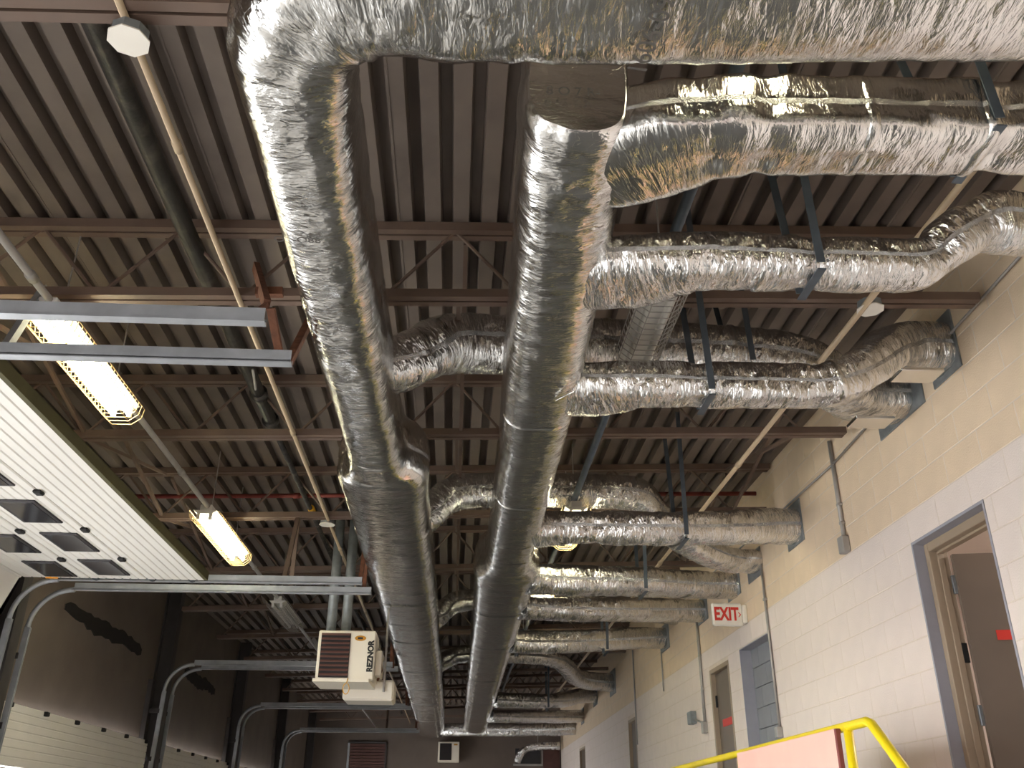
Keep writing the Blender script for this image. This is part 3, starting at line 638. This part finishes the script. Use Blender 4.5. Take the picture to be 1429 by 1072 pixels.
# panel door sections: ribbed sheet with grooves
def section_mesh(m, u0, u1, y0, y1, place, ribs=7, th=.04):
    """u runs up the door; place(u, depth) -> (x, z); depth>0 is the inside face"""
    n = ribs; prof = []
    for i in range(n):
        a = u0+(u1-u0)*i/n; b = u0+(u1-u0)*(i+1)/n
        prof += [(a+.004, -.006), (a+.011, 0), (b-.006, 0), (b, -.006)]
    pts = [(u, th/2+dd) for u, dd in prof]
    vs = []
    for y in (y0, y1):
        for u, dd in pts: xx, zz = place(u, dd); vs.append((xx, y, zz))
        for u in (u1, u0): xx, zz = place(u, -th/2); vs.append((xx, y, zz))
    k = len(pts)+2
    m.add(vs, [(i, (i+1) % k, k+(i+1) % k, k+i) for i in range(k)]+[tuple(range(k-1, -1, -1)), tuple(range(k, 2*k))])
def open_door(label, y0, y1, hi):
    o = thing('overhead_door', label, 'door', (-2.9, (y0+y1)/2, 1.0))
    R_ = .33; xs = -3.57+.0; zf = TZ-.005
    # u measured from the inner tip: flat to ub, then quarter bend, then vertical
    ub = xs+2.10; ub = -ub
    def place(u, dd):
        if u <= ub: return (-2.10-u, zf-dd)
        v = u-ub; L = .16*math.pi/2
        if v < L: a = v/.16; return (xs-(.16-dd)*math.sin(a)*1.0, zf-.16+(.16-dd)*math.cos(a))
        return (xs-.16+dd, zf-.16-(v-L))
    joints = [0, .48, .945, ub+.02, ub+.50, ub+.95]
    secs = []
    for i in range(5):
        m = MB(); u0, u1 = joints[i]+.004, joints[i+1]-.004
        section_mesh(m, u0, u1, y0, y1, place, 7)
        secs.append(m.build('section', 'panel_white', o))
    MB().box(-2.115, -2.085, y0, y1, zf-.02, zf+.05).build('top_seal', 'rubber_olive', o)
    ct = joints[2]
    ys = [y0+.32+.735*i for i in range(6)]
    def win(xc, yc, sec, hx=.13, hy=.235):
        f = MB().box(xc-hx, xc+hx, yc-hy, yc+hy, zf-.030, zf-.019, .004).build('window', 'window_frame_black', sec)
        MB().box(xc-hx+.025, xc+hx-.025, yc-hy+.025, yc+hy-.025, zf-.033, zf-.028, .002).build('pane', 'pane_smoked', f)
    for yc in hi[0]: win(-2.80, yc, secs[1])
    for yc in hi[1]: win(-3.25, yc, secs[2])
    for xc, yss in ((-2.58, hi[2]), (-3.045, hi[3])):
        for yc in yss:
            MB().box(xc-.022, xc+.03, yc-.035, yc+.035, zf-.042, zf-.018, .008).build('hinge', 'rubber_black', o)
    MB().box(-3.40, -3.30, y1-.012, y1+.003, zf-.03, zf+.01, .003).build('sticker', 'orange_sticker', o)
    for xc in (-2.25, -2.58, -3.045):
        MB().tube([(xc, y1, zf), (xc, y1+.12, zf+.02)], .012, 6).build('roller_stem', 'track_steel', o); MB().tube([(xc, y1+.10, zf+.02), (xc, y1+.14, zf+.02)], .03, 10).build('roller', 'strap_metal', o)
    return o
open_door('raised white ribbed overhead door with dark square windows, at the left edge', 3.78, 7.72,
          ([4.40, 5.15, 5.90, 6.62, 7.34], [4.45, 5.2, 5.95, 6.69, 7.42], [4.7, 5.49, 6.28, 7.06], [4.85, 5.6, 6.35, 7.10]))
def closed_door(label, y0, y1, top):
    o = thing('overhead_door', label, 'door', (-3.78, (y0+y1)/2, FZ))
    def place(u, dd): return (-3.80+dd, FZ+.02+u)
    n = 5; h = (top-FZ-.02)/n
    for i in range(n):
        m = MB(); section_mesh(m, i*h+.004, (i+1)*h-.004, y0, y1, place, 7); m.build('section', 'panel_white', o)
        for yc in np.linspace(y0+.1, y1-.1, 6): MB().box(-3.785, -3.745, yc-.03, yc+.03, FZ+.02+(i+1)*h-.045, FZ+.02+(i+1)*h-.005, .006).build('hinge', 'rubber_black', o)
for k, lab in ((1, 'closed white overhead door at the lower left, first beyond the open one'), (2, 'closed white overhead door, second beyond the open one'), (3, 'closed white overhead door far down the left wall'), ):
    closed_door(lab, D0+PER*k+.06, D0+PER*k+DW-.06, .93)
for k in range(0, 5):
    y = D0+PER*k+DW+.19
    c = thing('steel_column', 'dark steel column between dock doors, %s along the left wall' % ORD[k], 'column', (XL+.1, y, FZ), 'steel columns on the left wall')
    for xx in (XL+.012, XL+.19): MB().box(xx-.008, xx+.008, y-.08, y+.08, FZ, 2.95).build('flange', 'steel_dark', c)
    MB().box(XL+.02, XL+.182, y-.006, y+.006, FZ, 2.95).build('web', 'steel_dark', c)
# torn dark gaps high on the left wall
for i, (ya, yb_, z0) in enumerate(((9.4, 11.9, 1.93), (13.9, 15.8, 1.95))):
    m = MB(); n = 22; top = []; bot = []
    for k in range(n+1):
        y = ya+(yb_-ya)*k/n; e = math.sin(math.pi*k/n)**.4
        top.append((XL+.012, y, z0+(.01+.05*e)+.05*rnd.random()+.015*math.sin(k*.5))); bot.append((XL+.012, y, z0-(.01+.05*e)-.05*rnd.random()+.015*math.sin(k*.5)))
    vs = top+bot+[(XL-.02, y, z) for _, y, z in top]+[(XL-.02, y, z) for _, y, z in bot]
    k = n+1; m.add(vs, [(j, j+1, k+j+1, k+j) for j in range(n)]+[(j, 2*k+j, 2*k+j+1, j+1) for j in range(n)]+[(k+j, k+j+1, 3*k+j+1, 3*k+j) for j in range(n)])
    tag(m.build('torn_insulation', 'soot'), 'ragged black gap high on the left wall above the %s closed door' % ORD[i], 'insulation')

# ------------------------------------------------------------------ unit heaters
HY = 9.3
h = thing('unit_heater', 'white unit heater with dark louvres hanging left of the left trunk duct', 'heater', (-1.1, HY+.25, 1.05))
x0, x1, z0, z1 = -1.36, -.80, 1.26, 1.73
MB().box(x0, x1, HY, HY+.42, z0, z1, .012).build('cabinet', 'heater_white', h)
lx0, lx1, lz0, lz1 = x0+.03, x0+.315, z0+.02, z1-.03
lv = MB().box(lx0, lx1, HY-.006, HY+.002, lz0, lz1).build('louvre_opening', 'heater_dark', h)
for i in range(10):
    z = lz0+.02+(lz1-lz0-.04)*i/9
    MB().add([(lx0+.005, HY-.03, z-.004), (lx1-.005, HY-.03, z-.004), (lx1-.005, HY-.005, z+.018), (lx0+.005, HY-.005, z+.018), (lx0+.005, HY-.03, z-.001), (lx1-.005, HY-.03, z-.001), (lx1-.005, HY-.005, z+.021), (lx0+.005, HY-.005, z+.021)],
        [(0, 1, 2, 3), (7, 6, 5, 4), (0, 4, 5, 1), (1, 5, 6, 2), (2, 6, 7, 3), (3, 7, 4, 0)]).build('louvre_blade', 'louvre_brown', lv)
MB().add([(x0-.02, HY-.02, z0-.02), (x1-.04, HY-.02, z0-.02), (x1, HY+.3, z0-.05), (x0+.02, HY+.3, z0-.05), (x0-.02, HY-.02, z0+.01), (x1-.04, HY-.02, z0+.01), (x1, HY+.3, z0+.01), (x0+.02, HY+.3, z0+.01)],
    [(3, 2, 1, 0), (4, 5, 6, 7), (0, 1, 5, 4), (1, 2, 6, 5), (2, 3, 7, 6), (3, 0, 4, 7)]).build('bottom_pan', 'heater_white', h)
MB().box(-1.13, -.62, HY+.40, HY+.80, 1.12, 1.32, .02).build('fan_box', 'heater_white', h)
MB().box(-.80, -.74, HY+.12, HY+.40, 1.32, 1.56, .006).build('control_box', 'heater_white', h)
MB().tube([(-.78, HY+.3, 1.30), (-.74, HY+.2, 1.38), (-.76, HY+.15, 1.5)], .012, 6).build('gas_pipe', 'rust', h)
bd = MB(); bd.add([(-.95+.055*math.cos(a), HY-.006, 1.655+.026*math.sin(a)) for a in np.linspace(0, 2*math.pi, 24, endpoint=False)]+[(-.95+.055*math.cos(a), HY+.004, 1.655+.026*math.sin(a)) for a in np.linspace(0, 2*math.pi, 24, endpoint=False)],
    [tuple(range(24))]+[(i, (i+1) % 24, 24+(i+1) % 24, 24+i) for i in range(24)])
badge = bd.build('badge', 'badge_gold', h)
MB().box(-.975, -.925, HY-.009, HY-.005, 1.645, 1.665, .002).build('badge_mark', 'print_black', badge)
cu = text('lettering', 'REZNOR', .075, 'print_black', h, (-.84, HY-.004, 1.485), (math.pi/2, -math.pi/2, 0), .003, bold=.0035)
pts = [(-1.05+.03*math.cos(a), HY-.03, 1.175+.05*math.sin(a)) for a in np.linspace(math.pi/2, 2.4*math.pi, 18)]
MB().tube([(-1.04, HY-.03, 1.27)]+pts, .004, 6).build('yellow_pull', 'gas_yellow', h, smooth=True)
for xx in (-1.28, -1.13): MB().tube([(xx, HY+.25, z1-.01), (xx, HY+.25, roofz(xx)+.0)], .05, 14).build('flue_pipe', 'galvanised', h, smooth=True)
for xx in (-1.33, -.72): MB().tube([(xx, HY+.38, 1.2 if xx > -1 else 1.7), (xx, HY+.38, roofz(xx))], .012, 6).build('hanger_rod', 'conduit_steel', h)
h2 = thing('unit_heater', 'small far unit heater on the end wall below the tip of the left trunk duct', 'heater', (-.14, YE-.2, 1.55))
MB().box(-.43, .15, YE-.45, YE-.002, 1.56, 2.07, .01).build('cabinet', 'heater_white', h2)
MB().box(-.38, -.06, YE-.458, YE-.448, 1.6, 2.03).build('louvre_opening', 'heater_dark', h2)
MB().box(0.0, .1, YE-.456, YE-.449, 1.98, 2.02, .002).build('badge', 'badge_gold', h2)

# ------------------------------------------------------------------ end wall items
lv = thing('wall_louvre', 'dark rust-brown louvred vent with pale frame in the end wall', 'vent', (-2.4, YE-.03, .6))
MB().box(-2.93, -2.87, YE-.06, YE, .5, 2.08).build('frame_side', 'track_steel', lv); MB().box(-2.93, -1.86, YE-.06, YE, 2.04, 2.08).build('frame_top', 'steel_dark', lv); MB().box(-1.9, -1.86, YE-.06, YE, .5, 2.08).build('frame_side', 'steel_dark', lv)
for i in range(20): MB().box(-2.87, -1.9, YE-.04, YE-.004, .5+i*.077, .56+i*.077).build('slat', 'louvre_rust', lv)
ew = struct_root('window_1', (2.1, YE, 1.5))
MB().box(1.72, 2.42, YE-.03, YE-.001, 1.55, 1.95, .005).build('pane', 'pane_smoked', ew); MB().box(1.66, 2.48, YE-.05, YE-.002, 1.50, 1.55).build('sill', 'conduit_steel', ew)
MB().box(2.45, 2.48, YE-.05, YE-.002, 1.55, 1.95).build('frame_side', 'conduit_steel', ew)
dr = struct_root('door_6', (2.72, YE, PZ)); MB().box(2.5, 2.95, YE-.05, YE-.002, PZ, 1.95).build('leaf', 'louvre_rust', dr)

# ------------------------------------------------------------------ doors in the right wall
d0, d1_, dt = DOORS[0]
D = struct_root('door_1', (XR, d0, PZ))
m = MB(); m.box(XR-.003, XR+.2, d1_-.018, d1_, PZ, dt); m.build('reveal', 'reveal_grey', D)
MB().box(XR-.003, XR+.2, d0, d0+.018, PZ, dt).build('reveal', 'reveal_grey', D)
MB().box(XR-.003, XR+.2, d0+.018, d1_-.018, dt-.018, dt).build('reveal', 'reveal_grey', D)
fx = XR+.07
for (a, b, z0, z1) in ((d0+.018, d0+.068, PZ, dt-.018), (d1_-.068, d1_-.018, PZ, dt-.018), (d0+.068, d1_-.068, dt-.075, dt-.018)):
    fr = MB().box(fx, fx+.13, a, b, z0, z1, .004).build('frame', 'frame_tan', D)
MB().box(fx+.05, fx+.09, d1_-.083, d1_-.068, PZ, dt-.075, .002).build('door_stop', 'frame_tan', D)
MB().box(fx+.05, fx+.09, d0+.068, d1_-.068, dt-.09, dt-.075, .002).build('door_stop', 'frame_tan', D)
# leaf swung into the room behind, hinged on the far jamb
ang = math.radians(78); hp = Vector((fx+.14, d1_-.072, 0)); dv = Vector((math.sin(ang), -math.cos(ang), 0)); nv = Vector((math.cos(ang), math.sin(ang), 0))
lf = MB(); W_ = .80; vs = []
for z in (PZ+.02, dt-.10):
    for u, v in ((0, 0), (W_, 0), (W_, .045), (0, .045)): p = hp+dv*u-nv*v; vs.append((p.x, p.y, z))
lf.add(vs, [(3, 2, 1, 0), (4, 5, 6, 7), (0, 1, 5, 4), (1, 2, 6, 5), (2, 3, 7, 6), (3, 0, 4, 7)]); leaf = lf.build('leaf', 'door_brown', D)
for z in (1.42, .62, -.1):
    m = MB(); m.box(fx+.115, fx+.145, d1_-.086, d1_-.066, z-.06, z+.06, .003); m.build('hinge', 'galvanised', D)
MB().box(fx+.09, fx+.126, d1_-.084, d1_-.069, .93, 1.05, .002).build('strike_plate', 'rubber_black', D)
lc = P(1394, 886, Y=d1_-.16); lu = (lc[0]-hp.x)/math.sin(ang); sp = hp+dv*lu-nv*.047; m = MB(); a = sp+dv*.10
m.add([(sp.x, sp.y, lc[2]-.03), (a.x, a.y, lc[2]-.03), (a.x, a.y, lc[2]+.03), (sp.x, sp.y, lc[2]+.03)]+[(q.x, q.y, z) for q, z in ((sp-nv*.003, lc[2]-.03), (a-nv*.003, lc[2]-.03), (a-nv*.003, lc[2]+.03), (sp-nv*.003, lc[2]+.03))],
    [(0, 1, 2, 3), (7, 6, 5, 4), (0, 4, 5, 1), (1, 5, 6, 2), (2, 6, 7, 3), (3, 7, 4, 0)]); m.build('red_label', 'red_paint', leaf)
# small room behind door 1
rm = MB(); rm.box(XR+2.2, XR+2.3, 3.0, 8.2, PZ, 2.1); rm.box(XR+.2, XR+2.3, 2.9, 3.0, PZ, 2.1); rm.box(XR+.2, XR+2.3, 8.2, 8.3, PZ, 2.1); rm.box(XR+.2, XR+2.3, 2.9, 8.3, 2.0, 2.1)
structure(rm.build('wall_side_room', 'block_pink')); structure(MB().box(XR+.2, XR+2.3, 2.9, 8.3, PZ-.1, PZ).build('floor_side_room', 'floor_concrete'))
ll = bpy.data.lights.new('side_room_lamp', 'AREA'); ll.size = .6; ll.energy = 30; ll.color = (1, .93, .85); lo = bpy.data.objects.new('side_room_lamp', ll); col.objects.link(lo); lo.location = (XR+1.3, 5.5, 1.98)
# door 2: bricked-up opening, set back
d0, d1_, dt = DOORS[1]; D = struct_root('door_2', (XR, d0, PZ))
zz = dt; row = 0
while zz > PZ:
    za = max(PZ, zz-.2); y = d0-(.2 if row % 2 else 0)
    while y < d1_:
        a, b = max(y, d0)+.003, min(y+.4, d1_)-.003
        if b-a > .02: MB().box(XR+.12, XR+.19, a, b, za+.003, zz-.003, .004).build('infill_block', 'infill_grey', D)
        y += .4
    zz -= .2; row += 1
MB().box(XR+.15, XR+.2, d0, d1_, PZ, dt).build('infill_mortar', 'infill_grey', D)
for (a, b, z0, z1) in ((d0, d0+.01, PZ, dt), (d1_-.01, d1_, PZ, dt), (d0, d1_, dt-.01, dt)): MB().box(XR-.002, XR+.13, a, b, z0, z1).build('reveal', 'reveal_grey', D)
# doors 3 to 5
for n_, di in ((3, 2), (4, 3), (5, 4)):
    d0, d1_, dt = DOORS[di]; D = struct_root('door_%d' % n_, (XR, d0, PZ))
    lf = MB().box(XR+.05, XR+.1, d0+.05, d1_-.05, PZ, dt-.05, .003).build('leaf', 'door_brown', D)
    for (a, b, z0, z1) in ((d0, d0+.05, PZ, dt), (d1_-.05, d1_, PZ, dt), (d0+.05, d1_-.05, dt-.05, dt)): MB().box(XR-.004, XR+.11, a, b, z0, z1, .004).build('frame', 'frame_tan', D)
    if n_ == 3:
        MB().box(XR+.044, XR+.05, d0+.18, d1_-.22, 1.02, 1.10, .002).build('red_sign', 'red_paint', lf)
        MB().box(XR+.03, XR+.052, d1_-.075, d1_-.045, 1.25, 1.38, .003).build('hinge', 'rubber_black', D)
# ------------------------------------------------------------------ fittings on the right wall
def wall_conduit(label, y, z0, z1, r=.012, box=None, clips=()):
    o = thing('wall_conduit', label, 'conduit', (XR-.02, y, z0))
    MB().tube([(XR-.02, y, z0), (XR-.02, y, z1)], r, 8).build('tube', 'conduit_steel', o, smooth=True)
    for z in clips: MB().box(XR-.036, XR-.001, y-.02, y+.02, z-.012, z+.012, .003).build('clip', 'conduit_steel', o)
    if box: MB().box(XR-.06, XR-.001, y-box/2, y+box/2, z0-box*1.2, z0+.01, .006).build('box', 'conduit_steel', o)
    return o
wall_conduit('grey conduit on the tan wall ending in a small box, above the open brown door', 6.78, 2.03, 2.84, .018, .10, (2.3, 2.15))
wall_conduit('long thin conduit down the wall just right of the blocked grey doorway', 8.80, .82, 2.45, .012, .07, (2.0,))
wall_conduit('conduit down the wall just left of the brown door with the red sign', 11.45, 1.12, 2.30, .018, .10, (1.9, 1.5))
wall_conduit('thin dark conduit down the wall right of the far narrow door', 15.85, 1.2, 2.7, .012)
wall_conduit('short thin conduit stub hanging below the far branch outlet', 13.62, 1.75, 2.3, .010)
bx = thing('switch_box', 'small grey switch box on the wall left of the brown door', 'switch box', (XR-.05, 12.0, 1.15))
MB().box(XR-.08, XR-.001, 11.9, 12.08, 1.15, 1.3, .008).build('box', 'galvanised', bx); MB().tube([(XR-.03, 11.9, 1.2), (XR-.03, 11.5, 1.12)], .012, 6).build('elbow_tube', 'conduit_steel', bx)
o = thing('wall_conduit', 'thin conduit running level along the top of the tan wall', 'conduit', (XR-.02, 6, 2.6))
MB().tube([(XR-.02, 3.2, 2.84), (XR-.02, 6.78, 2.64)], .009, 6).build('tube', 'conduit_steel', o, smooth=True); MB().tube([(XR-.02, 6.78, 2.64), (XR-.02, 12.5, 2.72)], .009, 6).build('tube', 'conduit_steel', o, smooth=True)
# exit sign, standing out from the wall
ex = thing('exit_sign', 'white exit sign with red letters standing out from the block wall', 'sign', (2.85, 9.5, 1.88))
MB().box(2.64, 2.955, 9.48, 9.53, 1.875, 2.11, .012).build('housing', 'exit_white', ex)
MB().box(2.955, 2.999, 9.45, 9.56, 1.90, 2.09, .008).build('wall_canopy', 'exit_white', ex)
t_ = text('letters', 'EXIT', .185, 'red_paint', ex, (2.785, 9.478, 1.99), (math.pi/2, 0, 0), .002, bold=.006); t_.scale = (.68, 1, 1)
MB().add([(2.912, 9.477, 2.02), (2.94, 9.477, 1.99), (2.912, 9.477, 1.96), (2.912, 9.477, 1.972), (2.928, 9.477, 1.99), (2.912, 9.477, 2.008)], [(0, 1, 4, 5), (4, 1, 2, 3)]).build('arrow', 'red_paint', ex)
# ------------------------------------------------------------------ railing and pink board
rl = thing('handrail', 'bright yellow pipe handrail on the dock platform edge, turning down at the steps', 'railing', (2.0, 4.8, PZ))
RZ = .465
MB().tube([(2.0, YE-8, RZ), (2.0, 4.62, RZ), (2.0, 4.57, RZ-.015), (2.0, 4.30, .235), (2.0, 3.5, -.5)], .024, 12).build('top_rail', 'yellow_paint', rl, smooth=True)
MB().tube([(2.0, 4.86, PZ), (2.0, 4.86, RZ)], .024, 12).build('post', 'yellow_paint', rl, smooth=True)
for y in (6.8, 9.2, 11.6, 14.0, 16.4, 18.8): MB().tube([(2.0, y, PZ), (2.0, y, RZ)], .022, 10).build('post', 'yellow_paint', rl, smooth=True)
MB().tube([(2.0, 3.5, FZ), (2.0, 3.5, -.5)], .022, 10).build('post', 'yellow_paint', rl, smooth=True)
pb = thing('pink_board', 'pale pink board fixed along the yellow handrail at the bottom right', 'board', (1.96, 5.8, PZ))
MB().box(1.955, 1.975, 4.93, 6.72, PZ+.01, RZ-.004, .002).build('face', 'pink_board', pb); MB().box(1.953, 1.977, 4.905, 4.93, PZ+.01, RZ-.006, .002).build('end_strip', 'board_edge', pb)

# lift everything so that the hall floor is at z = 0
for o in list(bpy.data.objects):
    if o.parent is None: o.location.z += EYE
